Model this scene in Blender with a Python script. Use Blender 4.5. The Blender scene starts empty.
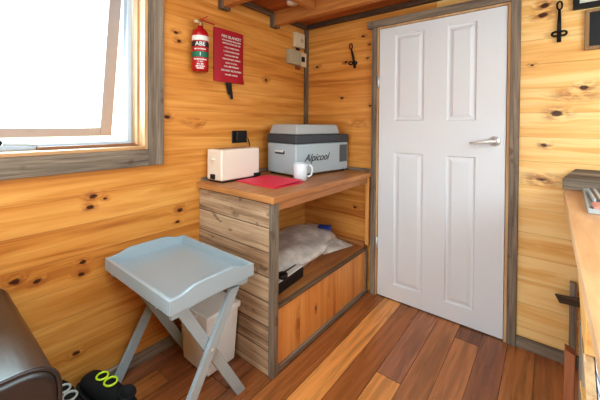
import bpy, bmesh, math, random
from mathutils import Vector, Matrix
random.seed(7)
C = bpy.context.scene.collection
PI = math.pi

# ------------------------------------------------------------------ materials
class NT:
    def __init__(s, name):
        s.m = bpy.data.materials.new(name); s.m.use_nodes = True
        s.t = s.m.node_tree; s.t.nodes.clear()
        s.out = s.t.nodes.new('ShaderNodeOutputMaterial')
        s.b = s.t.nodes.new('ShaderNodeBsdfPrincipled')
        s.t.links.new(s.b.outputs[0], s.out.inputs[0])
    def n(s, typ, **kw):
        o = s.t.nodes.new(typ)
        for k, v in kw.items(): setattr(o, k, v)
        return o
    def set(s, inp, v):
        if isinstance(v, (int, float)):
            inp.default_value = v
        elif isinstance(v, (tuple, list)):
            inp.default_value = v
        else:
            s.t.links.new(v, inp)
    def math(s, op, a, b=0.0, c=None, clamp=False):
        o = s.n('ShaderNodeMath', operation=op); o.use_clamp = clamp
        s.set(o.inputs[0], a); s.set(o.inputs[1], b)
        if c is not None: s.set(o.inputs[2], c)
        return o.outputs[0]
    def mix(s, f, a, b, blend='MIX'):
        o = s.n('ShaderNodeMix', data_type='RGBA', blend_type=blend)
        s.set(o.inputs[0], f)
        for i, v in ((6, a), (7, b)):
            if isinstance(v, tuple) and len(v) == 3: v = (*v, 1)
            s.set(o.inputs[i], v)
        return o.outputs[2]
    def comb(s, x, y, z):
        o = s.n('ShaderNodeCombineXYZ')
        for i, v in enumerate((x, y, z)): s.set(o.inputs[i], v)
        return o.outputs[0]
    def noise(s, vec, scale=1, detail=3, rough=.55, dist=0):
        o = s.n('ShaderNodeTexNoise')
        s.set(o.inputs['Vector'], vec); o.inputs['Scale'].default_value = scale
        o.inputs['Detail'].default_value = detail; o.inputs['Roughness'].default_value = rough
        o.inputs['Distortion'].default_value = dist
        return o.outputs[0]
    def ramp(s, f, stops):
        o = s.n('ShaderNodeValToRGB'); s.set(o.inputs[0], f)
        e = o.color_ramp.elements
        while len(e) < len(stops): e.new(.5)
        for k, (p, c) in enumerate(stops):
            e[k].position = p; e[k].color = (*c, 1)
        return o.outputs[0]
    def maprange(s, v, a, b, c=0.0, d=1.0, smooth=True):
        o = s.n('ShaderNodeMapRange'); o.interpolation_type = 'SMOOTHSTEP' if smooth else 'LINEAR'
        for i, x in enumerate((v, a, b, c, d)): s.set(o.inputs[i], x)
        return o.outputs[0]
    def bump(s, h, strength=.3, dist=.002):
        o = s.n('ShaderNodeBump'); o.inputs['Strength'].default_value = strength
        o.inputs['Distance'].default_value = dist
        s.set(o.inputs['Height'], h); s.t.links.new(o.outputs[0], s.b.inputs['Normal'])

def srgb(r, g, b):
    f = lambda c: (c/255/12.92) if c/255 <= .04045 else ((c/255+.055)/1.055)**2.4
    return (f(r), f(g), f(b))

def plain(name, col, rough=.5, metal=0, spec=.5, var=.06, scale=30, **kw):
    t = NT(name)
    tc = t.n('ShaderNodeTexCoord').outputs['Object']
    nz = t.noise(tc, scale, 3)
    a = tuple(min(1, c*(1+var)) for c in col); b = tuple(c*(1-var) for c in col)
    t.set(t.b.inputs['Base Color'], t.mix(nz, b, a))
    t.b.inputs['Roughness'].default_value = rough; t.b.inputs['Metallic'].default_value = metal
    t.b.inputs['Specular IOR Level'].default_value = spec
    for k, v in kw.items(): t.b.inputs[k.replace('_', ' ')].default_value = v
    return t.m

def pine(name, along, across, third, board=.135, off=0.0, knots=(), light=srgb(228,168,92), mid=srgb(208,140,64),
         dark=srgb(168,96,38), rough=.42, joint=True, seed=0.0, kscale=1.0, cut=None, pale=None):
    """varnished knotty pine lining boards: grain runs on axis `along`, boards stack on `across`"""
    t = NT(name)
    sep = t.n('ShaderNodeSeparateXYZ'); t.t.links.new(t.n('ShaderNodeTexCoord').outputs['Object'], sep.inputs[0])
    ax = {'x': sep.outputs[0], 'y': sep.outputs[1], 'z': sep.outputs[2]}
    u, v, w = ax[along], ax[across], ax[third]
    vb = t.math('DIVIDE', t.math('ADD', v, off), board)
    idx = t.math('FLOOR', vb); fr = t.math('FRACT', vb)
    wn = t.n('ShaderNodeTexWhiteNoise', noise_dimensions='1D')
    t.set(wn.inputs['W'], t.math('ADD', idx, seed)); rnd = wn.outputs['Value']
    uo = t.math('ADD', u, t.math('MULTIPLY', rnd, 37.0))
    # random knots, one voronoi cell field per board
    vec = t.comb(t.math('MULTIPLY', uo, 1.9), t.math('MULTIPLY', v, 5.5), t.math('MULTIPLY', w, 5.5))
    vo = t.n('ShaderNodeTexVoronoi', feature='F1'); t.set(vo.inputs['Vector'], vec); vo.inputs['Scale'].default_value = 1.0
    kr = t.n('ShaderNodeSeparateColor'); t.t.links.new(vo.outputs['Color'], kr.inputs[0])
    gate = t.math('GREATER_THAN', kr.outputs[0], .88)
    wob = t.math('MULTIPLY', t.math('SUBTRACT', t.noise(t.comb(u, v, w), 60, 2), .5), .03)
    kd = t.math('ADD', vo.outputs['Distance'], wob)
    knot = t.math('MULTIPLY', t.maprange(kd, .085*kscale, .045*kscale), gate)
    halo = t.math('MULTIPLY', t.maprange(kd, .34, .05), gate)
    # knots placed where the boards show them
    for (ku, kv, rad) in knots:
        rad = rad*.82
        du = t.math('MULTIPLY', t.math('SUBTRACT', u, ku), .62)
        dv = t.math('SUBTRACT', v, kv)
        d = t.math('ADD', t.math('SQRT', t.math('ADD', t.math('MULTIPLY', du, du), t.math('MULTIPLY', dv, dv))), t.math('MULTIPLY', wob, .35))
        knot = t.math('MAXIMUM', knot, t.maprange(d, rad*1.15, rad*.6))
        halo = t.math('MAXIMUM', halo, t.maprange(d, rad*3.4, rad*.6))
    # grain
    warp = t.math('MULTIPLY', halo, .045)
    g1 = t.noise(t.comb(t.math('MULTIPLY', uo, 1.3), t.math('MULTIPLY', t.math('ADD', v, warp), 22), t.math('MULTIPLY', w, 22)), 1, 3, .6, .8)
    g2 = t.noise(t.comb(t.math('MULTIPLY', uo, 5), t.math('MULTIPLY', t.math('ADD', v, warp), 130), t.math('MULTIPLY', w, 130)), 1, 3, .6)
    g3 = t.noise(t.comb(t.math('MULTIPLY', uo, .9), t.math('MULTIPLY', v, 7), t.math('MULTIPLY', w, 7)), 1, 2)
    g = t.math('ADD', t.math('MULTIPLY', g1, .62), t.math('ADD', t.math('MULTIPLY', g2, .10), t.math('MULTIPLY', g3, .36)))
    g = t.math('ADD', g, t.math('MULTIPLY', t.math('SUBTRACT', rnd, .5), .09))
    col = t.ramp(g, [(.33, dark), (.50, mid), (.68, light)])
    if cut:      # paler pine beyond the doorway, tone lifted to stand in for window light
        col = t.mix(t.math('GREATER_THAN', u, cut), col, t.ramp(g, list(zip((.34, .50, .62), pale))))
    bl = t.maprange(t.noise(t.comb(t.math('MULTIPLY', u, 14), t.math('MULTIPLY', v, 40), t.math('MULTIPLY', w, 40)), 1, 3, .6), .38, .60)
    col = t.mix(t.math('MULTIPLY', t.math('MULTIPLY', halo, bl), .75), col, srgb(150,72,32))
    col = t.mix(t.math('MULTIPLY', knot, .93), col, srgb(58,22,10))
    if joint:
        e = t.math('MINIMUM', fr, t.math('SUBTRACT', 1.0, fr))
        seam = t.maprange(e, .014, .003)
        col = t.mix(t.math('MULTIPLY', seam, .38), col, srgb(110,55,20))
        t.bump(t.math('SUBTRACT', t.math('MULTIPLY', g2, .15), seam), .35, .003)
    t.set(t.b.inputs['Base Color'], col)
    t.b.inputs['Roughness'].default_value = rough
    t.b.inputs['Specular IOR Level'].default_value = .35
    return t.m

def weathered(name, along, a=srgb(128,114,100), b=srgb(90,78,68), c=srgb(162,146,128), board=None, across='z', stain=.5, seed=0):
    t = NT(name)
    sep = t.n('ShaderNodeSeparateXYZ'); t.t.links.new(t.n('ShaderNodeTexCoord').outputs['Object'], sep.inputs[0])
    ax = {'x': sep.outputs[0], 'y': sep.outputs[1], 'z': sep.outputs[2]}
    lo = {k: 3.0 if k == along else 70.0 for k in 'xyz'}
    off = 0.0; rnd = None
    if board:
        vb = t.math('DIVIDE', ax[across], board); idx = t.math('FLOOR', vb); fr = t.math('FRACT', vb)
        wn = t.n('ShaderNodeTexWhiteNoise', noise_dimensions='1D'); t.set(wn.inputs['W'], t.math('ADD', idx, float(seed))); rnd = wn.outputs['Value']
        off = t.math('MULTIPLY', rnd, 19.0)
    cs = [t.math('ADD', t.math('MULTIPLY', ax[k], lo[k]), off) for k in 'xyz']
    g = t.noise(t.comb(*cs), 1, 4, .62, .5)
    cs2 = [t.math('ADD', t.math('MULTIPLY', ax[k], lo[k]*.28), off) for k in 'xyz']
    g2 = t.noise(t.comb(*cs2), 1, 3, .6, .8)
    gg = t.math('ADD', t.math('MULTIPLY', g, .6), t.math('MULTIPLY', g2, .4))
    if rnd is not None: gg = t.math('ADD', gg, t.math('MULTIPLY', t.math('SUBTRACT', rnd, .5), .14))
    col = t.ramp(gg, [(.34, b), (.48, a), (.64, c)])
    sp = t.maprange(t.noise(t.comb(*[t.math('MULTIPLY', ax[k], 9.0 if k == along else 16.0) for k in 'xyz']), 1, 2), .62, .72)
    col = t.mix(t.math('MULTIPLY', sp, stain), col, srgb(86,64,46))
    h = g
    if board:
        e = t.math('MINIMUM', fr, t.math('SUBTRACT', 1.0, fr)); seam = t.maprange(e, .035, .008)
        col = t.mix(t.math('MULTIPLY', seam, .75), col, srgb(60,44,32)); h = t.math('SUBTRACT', g, t.math('MULTIPLY', seam, 2.0))
    t.set(t.b.inputs['Base Color'], col); t.b.inputs['Roughness'].default_value = .8
    t.b.inputs['Specular IOR Level'].default_value = .2
    t.bump(h, .5, .002)
    return t.m

def grainwood(name, along, light, dark, rough=.4, fine=60.0):
    t = NT(name)
    sep = t.n('ShaderNodeSeparateXYZ'); t.t.links.new(t.n('ShaderNodeTexCoord').outputs['Object'], sep.inputs[0])
    ax = {'x': sep.outputs[0], 'y': sep.outputs[1], 'z': sep.outputs[2]}
    g = t.noise(t.comb(*[t.math('MULTIPLY', ax[k], 2.5 if k == along else fine) for k in 'xyz']), 1, 4, .6, .6)
    g2 = t.noise(t.comb(*[t.math('MULTIPLY', ax[k], 1.5 if k == along else 9.0) for k in 'xyz']), 1, 2, .6, .6)
    gg = t.math('ADD', t.math('MULTIPLY', g, .55), t.math('MULTIPLY', g2, .45))
    t.set(t.b.inputs['Base Color'], t.ramp(gg, [(.36, dark), (.64, light)]))
    t.b.inputs['Roughness'].default_value = rough; t.b.inputs['Specular IOR Level'].default_value = .35
    t.bump(g, .12, .001)
    return t.m

KA = [(-1.651,.925,.014), (-1.664,.876,.013), (-1.60,.905,.008), (-1.203,.765,.016), (-1.22,.70,.012), (-1.692,.625,.012), (-1.70,.57,.012),
      (-1.93,.625,.015), (-1.86,.60,.012), (-1.285,1.31,.014), (-1.232,1.80,.012), (-1.213,1.754,.012), (-.498,1.61,.014), (-1.72,.21,.012), (-1.22,.36,.011)]
KB = [(.406,1.779,.013), (.555,1.96,.013), (.119,1.769,.014), (.372,1.491,.013), (.60,1.787,.010), (.61,1.89,.008), (1.672,1.945,.018),
      (1.664,1.894,.018), (1.73,1.345,.022), (1.68,1.17,.012), (1.84,1.48,.016), (1.62,1.62,.008), (.36,.77,.016), (.454,.792,.012), (.50,.62,.012), (.62,1.42,.01)]
M = {}
M['wallA'] = pine('pine_left', 'y', 'z', 'x', .137, .02, KA)
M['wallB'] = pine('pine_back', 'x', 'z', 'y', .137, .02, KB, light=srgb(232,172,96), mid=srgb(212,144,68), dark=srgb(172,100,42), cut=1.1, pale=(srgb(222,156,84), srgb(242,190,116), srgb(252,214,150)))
M['pine_v'] = pine('pine_vertical_boards', 'z', 'y', 'x', .075, .01, ((.17,-.68,.010),), light=srgb(232,172,104), mid=srgb(222,152,80), dark=srgb(190,116,54), seed=4)
M['pine_o'] = pine('pine_other', 'y', 'z', 'x', .137)
M['deck'] = pine('pine_deck', 'x', 'y', 'z', .14, 0, light=srgb(196,124,60), mid=srgb(166,92,38), dark=srgb(126,62,24), seed=2)
M['joist'] = grainwood('joist_wood', 'x', srgb(208,146,80), srgb(172,108,52), .6)
M['beam_y'] = grainwood('nogging_wood', 'y', srgb(200,138,78), srgb(165,100,50), .6)
M['reveal'] = grainwood('reveal_wood', 'z', srgb(226,190,146), srgb(188,140,98), .5)
M['reveal_y'] = grainwood('reveal_wood_flat', 'y', srgb(214,172,126), srgb(176,126,84), .5)
M['wz'] = weathered('weathered_upright', 'z')
M['wy'] = weathered('weathered_long_y', 'y')
M['wx'] = weathered('weathered_long_x', 'x')
M['wz_d'] = weathered('weathered_dark', 'z', srgb(112,94,76), srgb(78,62,50), srgb(146,128,106))
M['wx_d'] = weathered('weathered_dark_x', 'x', srgb(92,74,60), srgb(62,48,38), srgb(120,100,80))
M['wy_d'] = weathered('weathered_dark_y', 'y', srgb(112,90,70), srgb(78,60,46), srgb(146,122,98))
M['pallet'] = weathered('pallet_boards', 'x', srgb(176,146,118), srgb(124,98,76), srgb(204,178,148), board=.125, across='z', stain=.6, seed=3)
M['top_wood'] = grainwood('worktop_wood', 'y', srgb(200,142,92), srgb(152,98,58), .4, 40)
M['top_edge'] = grainwood('worktop_edge_wood', 'x', srgb(205,148,92), srgb(160,102,56), .5, 40)
M['shelf_wood'] = grainwood('shelf_wood', 'y', srgb(190,130,76), srgb(146,90,48), .5, 40)
M['bench_wood'] = grainwood('bench_top_wood', 'y', srgb(220,174,130), srgb(188,136,94), .38, 24)
M['bench_face'] = grainwood('bench_face_wood', 'y', srgb(240,190,120), srgb(216,152,84), .45, 30)
M['redwood'] = grainwood('red_brown_wood', 'z', srgb(160,96,62), srgb(112,60,36), .55, 60)
M['white'] = plain('door_white', srgb(226,228,232), .45, var=.01)
M['alu'] = plain('window_white', srgb(196,206,218), .4, var=.01)
M['sash'] = plain('sash_brown', srgb(160,144,138), .5, var=.05)
M['sash_dark'] = plain('screen_track', srgb(140,98,70), .6)
M['chrome'] = plain('brushed_chrome', (.82,.82,.80), .34, .55, var=.02)
M['table'] = plain('grey_blue_paint', srgb(166,180,188), .22, var=.03, scale=8)
M['black'] = plain('black_plastic', srgb(20,20,22), .45)
M['iron'] = plain('wrought_iron', srgb(24,22,22), .5, .4)
M['leather'] = None
M['cream'] = plain('cream_plastic', srgb(232,220,206), .35, var=.01)
M['red'] = plain('red_enamel', srgb(176,22,30), .3, var=.03)
M['redcloth'] = plain('red_fabric', srgb(176,20,40), .6, var=.08, scale=60)
M['pink'] = plain('red_folder', srgb(226,54,84), .5, var=.03)
M['label'] = plain('white_print', srgb(225,220,215), .5, var=.02)
M['print'] = plain('dark_print', srgb(40,40,46), .5)
M['green'] = plain('green_band', srgb(30,110,84), .5)
M['brass'] = plain('brass_metal', srgb(190,160,110), .3, .8)
M['f_body'] = plain('fridge_grey', srgb(176,188,194), .5, var=.01)
M['f_rim'] = plain('fridge_charcoal', srgb(66,70,76), .5, var=.02)
M['f_lid'] = plain('fridge_lid_grey', srgb(172,174,174), .5, var=.01)
M['f_vent'] = plain('fridge_vent', srgb(98,102,106), .6)
M['mug'] = plain('white_ceramic', srgb(212,218,224), .15, var=.01)
M['bin'] = plain('white_bin_plastic', srgb(240,246,250), .35, var=.01)
M['beige'] = plain('beige_box', srgb(206,192,164), .6)
M['sock'] = plain('ivory_plastic', srgb(216,200,170), .4, var=.02)
M['sockgrey'] = plain('grey_isolator', srgb(176,166,140), .4, var=.02)
M['trans'] = plain('bag_paper', srgb(205,190,178), .6)
M['blue'] = plain('blue_print', srgb(30,70,160), .5)
M['rubber'] = plain('black_mesh_cloth', srgb(17,17,20), .8, var=.3, scale=200)
M['neon'] = plain('neon_yellow_lace', srgb(208,240,60), .5)
M['laceW'] = plain('grey_white_lace', srgb(190,195,190), .6)
M['mat_cream'] = plain('picture_mount', srgb(226,220,200), .6)
M['board'] = plain('blackboard', srgb(30,30,32), .6, var=.15, scale=8)
M['paleframe'] = grainwood('frame_wood', 'z', srgb(176,140,100), srgb(130,98,66), .6)
M['foil'] = plain('lamp_white', srgb(235,232,225), .3, var=.01)

def glass(name, tint=(1,1,1), rough=0.0):
    t = NT(name)
    t.t.nodes.remove(t.b)
    g = t.n('ShaderNodeBsdfGlossy'); g.inputs['Roughness'].default_value = .02
    tr = t.n('ShaderNodeBsdfTransparent'); tr.inputs[0].default_value = (*tint, 1)
    fr = t.n('ShaderNodeFresnel'); fr.inputs[0].default_value = 1.45
    mx = t.n('ShaderNodeMixShader')
    t.t.links.new(fr.outputs[0], mx.inputs[0]); t.t.links.new(tr.outputs[0], mx.inputs[1]); t.t.links.new(g.outputs[0], mx.inputs[2])
    t.t.links.new(mx.outputs[0], t.out.inputs[0])
    return t.m
M['glass'] = glass('window_glass', (.97,.98,.98))

def film(name):
    """milky, half clear plastic bag"""
    t = NT(name)
    tc = t.n('ShaderNodeTexCoord').outputs['Object']
    nz = t.noise(tc, 9, 3)
    t.set(t.b.inputs['Base Color'], t.mix(nz, srgb(228,218,208), srgb(246,242,238)))
    t.b.inputs['Roughness'].default_value = .32
    t.set(t.b.inputs['Alpha'], t.maprange(nz, .3, .7, .62, .92))
    t.bump(t.noise(tc, 22, 4, .6, 1.6), .8, .014)
    return t.m
M['film'] = film('plastic_bag')

def leather():
    t = NT('brown_leather')
    tc = t.n('ShaderNodeTexCoord').outputs['Object']
    nz = t.noise(tc, 5, 4)
    t.set(t.b.inputs['Base Color'], t.mix(nz, srgb(30,26,28), srgb(50,44,46)))
    t.b.inputs['Roughness'].default_value = .34; t.b.inputs['Specular IOR Level'].default_value = .8; t.b.inputs['Coat Weight'].default_value = .35; t.b.inputs['Coat Roughness'].default_value = .3
    vo = t.n('ShaderNodeTexVoronoi'); t.set(vo.inputs['Vector'], tc); vo.inputs['Scale'].default_value = 220
    cr = t.noise(t.comb(*[t.math('MULTIPLY', s_, k) for s_, k in zip(_sep(t, tc), (14.0, 60.0, 14.0))]), 1, 3)
    t.bump(t.math('ADD', t.math('MULTIPLY', vo.outputs[0], .25), t.math('MULTIPLY', cr, .9)), .35, .002)
    return t.m
def _sep(t, v):
    s_ = t.n('ShaderNodeSeparateXYZ'); t.set(s_.inputs[0], v); return s_.outputs[0], s_.outputs[1], s_.outputs[2]
M['leather'] = leather()

def floor_mat():
    t = NT('hardwood_floorboards')
    at = t.n('ShaderNodeVertexColor', layer_name='board')
    x, y, z = _sep(t, t.n('ShaderNodeTexCoord').outputs['Object'])
    rr = t.math('MULTIPLY', t.n('ShaderNodeSeparateColor').outputs[0], 1.0)
    sc = t.n('ShaderNodeSeparateColor'); t.t.links.new(at.outputs[0], sc.inputs[0])
    o = t.math('MULTIPLY', sc.outputs[1], 53.0)
    g = t.noise(t.comb(t.math('MULTIPLY', x, 48), t.math('ADD', t.math('MULTIPLY', y, 2.2), o), o), 1, 4, .6, .4)
    g2 = t.noise(t.comb(t.math('MULTIPLY', x, 14), t.math('ADD', t.math('MULTIPLY', y, 1.2), o), o), 1, 2, .6, .9)
    k = t.maprange(t.math('ADD', t.math('MULTIPLY', g, .55), t.math('MULTIPLY', g2, .45)), .32, .68, .68, 1.28)
    col = t.mix(1.0, at.outputs[0], t.comb(k, k, k), 'MULTIPLY')
    t.set(t.b.inputs['Base Color'], col)
    t.set(t.b.inputs['Roughness'], t.maprange(g2, .3, .7, .22, .36))
    t.b.inputs['Specular IOR Level'].default_value = .5
    t.bump(g, .06, .001)
    return t.m
M['floor'] = floor_mat()

# ------------------------------------------------------------------ mesh helpers
def bx(bm, x0, x1, y0, y1, z0, z1, mat=None):
    vs = [bm.verts.new((x, y, z)) for z in (z0, z1) for y in (y0, y1) for x in (x0, x1)]
    if mat is not None:
        for v in vs: v.co = mat @ v.co
    for f in ((0,2,3,1), (4,5,7,6), (0,1,5,4), (2,6,7,3), (0,4,6,2), (1,3,7,5)):
        bm.faces.new([vs[i] for i in f])

def bar(bm, p0, p1, w, t, up=(0,0,1)):
    """rectangular bar from p0 to p1, width w across, thickness t"""
    p0, p1 = Vector(p0), Vector(p1); d = (p1-p0).normalized(); s = d.cross(Vector(up)).normalized(); n = s.cross(d)
    vs = []
    for p in (p0, p1):
        for a, b in ((-1,-1), (1,-1), (1,1), (-1,1)):
            vs.append(bm.verts.new(p + s*(a*w/2) + n*(b*t/2)))
    for f in ((3,2,1,0), (4,5,6,7), (0,1,5,4), (1,2,6,5), (2,3,7,6), (3,0,4,7)):
        bm.faces.new([vs[i] for i in f])

def prism(bm, poly, axis, a, b):
    """poly = list of 2d points in the plane normal to axis; extruded a..b"""
    def P(q, t):
        return {'x': (t, q[0], q[1]), 'y': (q[0], t, q[1]), 'z': (q[0], q[1], t)}[axis]
    A = [bm.verts.new(P(q, a)) for q in poly]; B = [bm.verts.new(P(q, b)) for q in poly]
    n = len(poly)
    bm.faces.new(A[::-1]); bm.faces.new(B)
    for i in range(n): bm.faces.new((A[i], A[(i+1) % n], B[(i+1) % n], B[i]))

def tube(bm, pts, r, seg=10, cap=True, closed=False):
    pts = [Vector(p) for p in pts]; rings = []
    rs = r if isinstance(r, (list, tuple)) else [r]*len(pts)
    ref = Vector((0,0,1))
    n = len(pts)
    for i, p in enumerate(pts):
        if closed: d = pts[(i+1) % n]-pts[i-1]
        else: d = pts[min(i+1, n-1)]-pts[max(i-1, 0)]
        d.normalize()
        if abs(d.dot(ref)) > .95: ref = Vector((1,0,0)) if abs(d.x) < .9 else Vector((0,1,0))
        s = d.cross(ref).normalized(); q = s.cross(d)
        rings.append([bm.verts.new(p + (s*math.cos(2*PI*k/seg)+q*math.sin(2*PI*k/seg))*rs[i]) for k in range(seg)])
    m = n if closed else n-1
    for i in range(m):
        A, B = rings[i], rings[(i+1) % n]
        for k in range(seg): bm.faces.new((A[k], A[(k+1) % seg], B[(k+1) % seg], B[k]))
    if cap and not closed:
        bm.faces.new(rings[0][::-1]); bm.faces.new(rings[-1])

def lathe(bm, prof, c=(0,0,0), seg=28, axis='z'):
    rings = []
    for r, h in prof:
        ring = []
        for k in range(seg):
            a = 2*PI*k/seg; p = (r*math.cos(a), r*math.sin(a), h)
            if axis == 'y': p = (p[0], p[2], p[1])
            if axis == 'x': p = (p[2], p[0], p[1])
            ring.append(bm.verts.new((p[0]+c[0], p[1]+c[1], p[2]+c[2])))
        rings.append(ring)
    for A, B in zip(rings, rings[1:]):
        for k in range(seg): bm.faces.new((A[k], A[(k+1) % seg], B[(k+1) % seg], B[k]))
    bm.faces.new(rings[0][::-1]); bm.faces.new(rings[-1])

def obj(name, bm, mat, parent=None, bevel=0, smooth=False, sub=0, segs=2):
    bmesh.ops.recalc_face_normals(bm, faces=bm.faces)
    me = bpy.data.meshes.new(name); bm.to_mesh(me); bm.free()
    me.materials.append(mat)
    if smooth:
        for p in me.polygons: p.use_smooth = True
    o = bpy.data.objects.new(name, me); C.objects.link(o)
    if parent: o.parent = parent
    if bevel:
        b = o.modifiers.new('b', 'BEVEL'); b.width = bevel; b.segments = segs; b.limit_method = 'ANGLE'; b.angle_limit = .6
        for p in me.polygons: p.use_smooth = True
        b.harden_normals = True
    if sub:
        s = o.modifiers.new('s', 'SUBSURF'); s.levels = sub; s.render_levels = sub
    return o
def NB(): return bmesh.new()
def boxo(name, dims, mat, parent=None, bevel=.002, **k):
    b = NB(); bx(b, *dims); return obj(name, b, mat, parent, bevel, **k)
def tag(o, label=None, cat=None, group=None, kind=None):
    if label: o['label'] = label
    if cat: o['category'] = cat
    if group: o['group'] = group
    if kind: o['kind'] = kind
    return o
def thing(name, label, cat, loc=(0,0,0), rz=0, group=None):
    o = bpy.data.objects.new(name, None); C.objects.link(o); o.empty_display_size = .05
    o.location = loc; o.rotation_euler = (0,0,rz); return tag(o, label, cat, group)
def struct(o, label=None, cat=None): return tag(o, label, cat, kind='structure')
def sroot(name, label, cat):
    o = thing(name, label, cat); o['kind'] = 'structure'; return o
def text(name, s, size, mat, parent, mtx, bold=0, shear=0, align='CENTER', extrude=.0006):
    cu = bpy.data.curves.new('t', 'FONT'); cu.body = s; cu.size = size; cu.align_x = align; cu.align_y = 'CENTER'
    cu.extrude = extrude; cu.offset = bold; cu.shear = shear
    tmp = bpy.data.objects.new('t', cu); C.objects.link(tmp)
    bpy.context.view_layer.update()
    me = bpy.data.meshes.new_from_object(tmp); bpy.data.objects.remove(tmp); me.transform(mtx)
    me.materials.clear(); me.materials.append(mat); me.name = name
    o = bpy.data.objects.new(name, me); C.objects.link(o); o.parent = parent
    return o
# text planes: facing -y (read from in front of the back wall), facing +x (read from the room on the left wall)
TX = Matrix(((1,0,0,0),(0,0,-1,0),(0,1,0,0),(0,0,0,1)))             # text x->x, y->z
TYX = Matrix(((0,0,1,0),(1,0,0,0),(0,1,0,0),(0,0,0,1)))              # text x->+y, y->z, normal +x
def T(x, y, z): return Matrix.Translation((x, y, z))

# ------------------------------------------------------------------ setting
XR, YB, ZC = 2.75, -4.2, 2.95      # right wall, rear wall, main ceiling
WY0, WY1, WZ0, WZ1 = -2.75, -1.396, 1.135, 2.28

def grid_wall(b, us, vs, holes, fn, th):
    """cells of a wall with rectangular holes; fn(u,v,t) maps to 3d, t=0 face, t=1 outer"""
    for i in range(len(us)-1):
        for j in range(len(vs)-1):
            cu, cv = (us[i]+us[i+1])/2, (vs[j]+vs[j+1])/2
            if any(h[0] < cu < h[1] and h[2] < cv < h[3] for h in holes): continue
            P = [fn(us[a], vs[c], t) for t in (0, th) for (a, c) in ((i,j),(i+1,j),(i+1,j+1),(i,j+1))]
            v = [b.verts.new(p) for p in P]
            for f in ((0,1,2,3), (7,6,5,4), (0,4,5,1), (1,5,6,2), (2,6,7,3), (3,7,4,0)): b.faces.new([v[k] for k in f])
    bmesh.ops.remove_doubles(b, verts=b.verts, dist=1e-5)
    seen = {}
    kill = []
    for f in b.faces:                                   # drop the coincident inner faces between cells
        k = tuple(round(c, 4) for c in f.calc_center_median())
        if k in seen: kill += [f, seen[k]]
        seen[k] = f
    bmesh.ops.delete(b, geom=list(set(kill)), context='FACES')

b = NB(); grid_wall(b, [YB, WY0, WY1, 0], [0, WZ0, WZ1, ZC], [(WY0, WY1, WZ0, WZ1)], lambda u, v, t: (-t, u, v), .12)
struct(obj('wall_left', b, M['wallA']), 'knotty orange pine board wall with the window on the left', 'wall')
b = NB(); grid_wall(b, [0, XR], [0, ZC], [], lambda u, v, t: (u, t, v), .1)
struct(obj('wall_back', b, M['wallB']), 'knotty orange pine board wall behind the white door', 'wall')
b = NB(); grid_wall(b, [YB, -2.6, -.5, 0], [0, 1.15, 2.2, ZC], [(-2.6, -.5, 1.15, 2.2)], lambda u, v, t: (XR+t, u, v), .1)
struct(obj('wall_right', b, M['pine_o']), 'pine board wall behind the wooden bench', 'wall')
b = NB(); grid_wall(b, [0, .5, 2.3, XR], [0, 2.1, ZC], [(.5, 2.3, 0, 2.1)], lambda u, v, t: (u, YB-t, v), .1)
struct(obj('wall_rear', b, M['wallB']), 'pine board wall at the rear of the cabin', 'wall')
struct(boxo('ceiling', (-.12, XR+.1, YB-.1, .1, ZC, ZC+.1), M['deck'], bevel=0), 'pine board ceiling high above the room', 'ceiling')

# floor: planks run toward the camera, one quad per plank, colour per plank
seams = [-.12+.128*k-.008 for k in range(0, 25)]
seams = [.632-.128*6+.128*k for k in range(0, 25)]
DK, MD, LT = srgb(168,106,58), srgb(192,128,80), srgb(232,164,94)
RD, DR = srgb(178,120,86), srgb(146,92,60)
fix = {6: [(0.1,-9,DK)], 7: [(0.1,-9,LT)], 8: [(0.1,-9,srgb(174,110,60))], 9: [(0.1,-.70,RD), (-.70,-2.0,LT), (-2.0,-9,MD)],
       10: [(.1,-1.9,srgb(186,124,76)), (-1.9,-9,DK)], 11: [(.1,-.16,DR), (-.16,-9,srgb(194,130,80))], 12: [(.1,-1.4,srgb(158,102,70)), (-1.4,-9,MD)],
       13: [(.1,-9,srgb(178,116,68))], 14: [(.1,-.9,srgb(166,106,62)), (-.9,-9,RD)], 5: [(.1,-1.5,srgb(152,94,54)), (-1.5,-9,MD)], 4: [(.1,-1.25,DR), (-1.25,-9,DK)], 3: [(.1,-9,srgb(154,94,54))], 2: [(.1,-1.4,srgb(156,96,56)), (-1.4,-9,DK)]}
b = NB(); lay = b.loops.layers.float_color.new('board')
def plank(x0, x1, y0, y1, col):
    g = .0012
    f = b.faces.new([b.verts.new(p) for p in ((x0+g, y0+g, 0), (x1-g, y0+g, 0), (x1-g, y1-g, 0), (x0+g, y1-g, 0))])
    for l in f.loops: l[lay] = (*[c for c in col], 1)
for k in range(len(seams)-1):
    x0, x1 = seams[k], seams[k+1]
    if x0 > XR: break
    rows = fix.get(k)
    if not rows:
        rows = []; y = .1-random.random()
        rows.append((.1, y, random.choice([DK, MD, RD])))
        while y > YB: y2 = y-random.uniform(.8, 1.6); rows.append((y, y2, random.choice([DK, MD, RD, LT, DR]))); y = y2
    for (a, c, col) in rows: plank(x0, x1, max(c, YB), min(a, .0), col)
bx(b, -.1, XR+.1, YB, .1, -.08, -.002)
for f in b.faces:
    if f.calc_center_median().z < -.0005:
        for l in f.loops: l[lay] = (.02, .01, .006, 1)
me = bpy.data.meshes.new('floor'); b.to_mesh(me); b.free(); me.materials.append(M['floor'])
fl = bpy.data.objects.new('floor', me); C.objects.link(fl); struct(fl, 'polished red-brown hardwood floorboards', 'floor')

# skirting
struct(boxo('baseboard_left', (0, .022, YB, -1.07, 0, .055), M['wy'], bevel=.002))
struct(boxo('baseboard_back', (1.563, XR, -.022, 0, 0, .06), M['wx'], bevel=.002))
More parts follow.
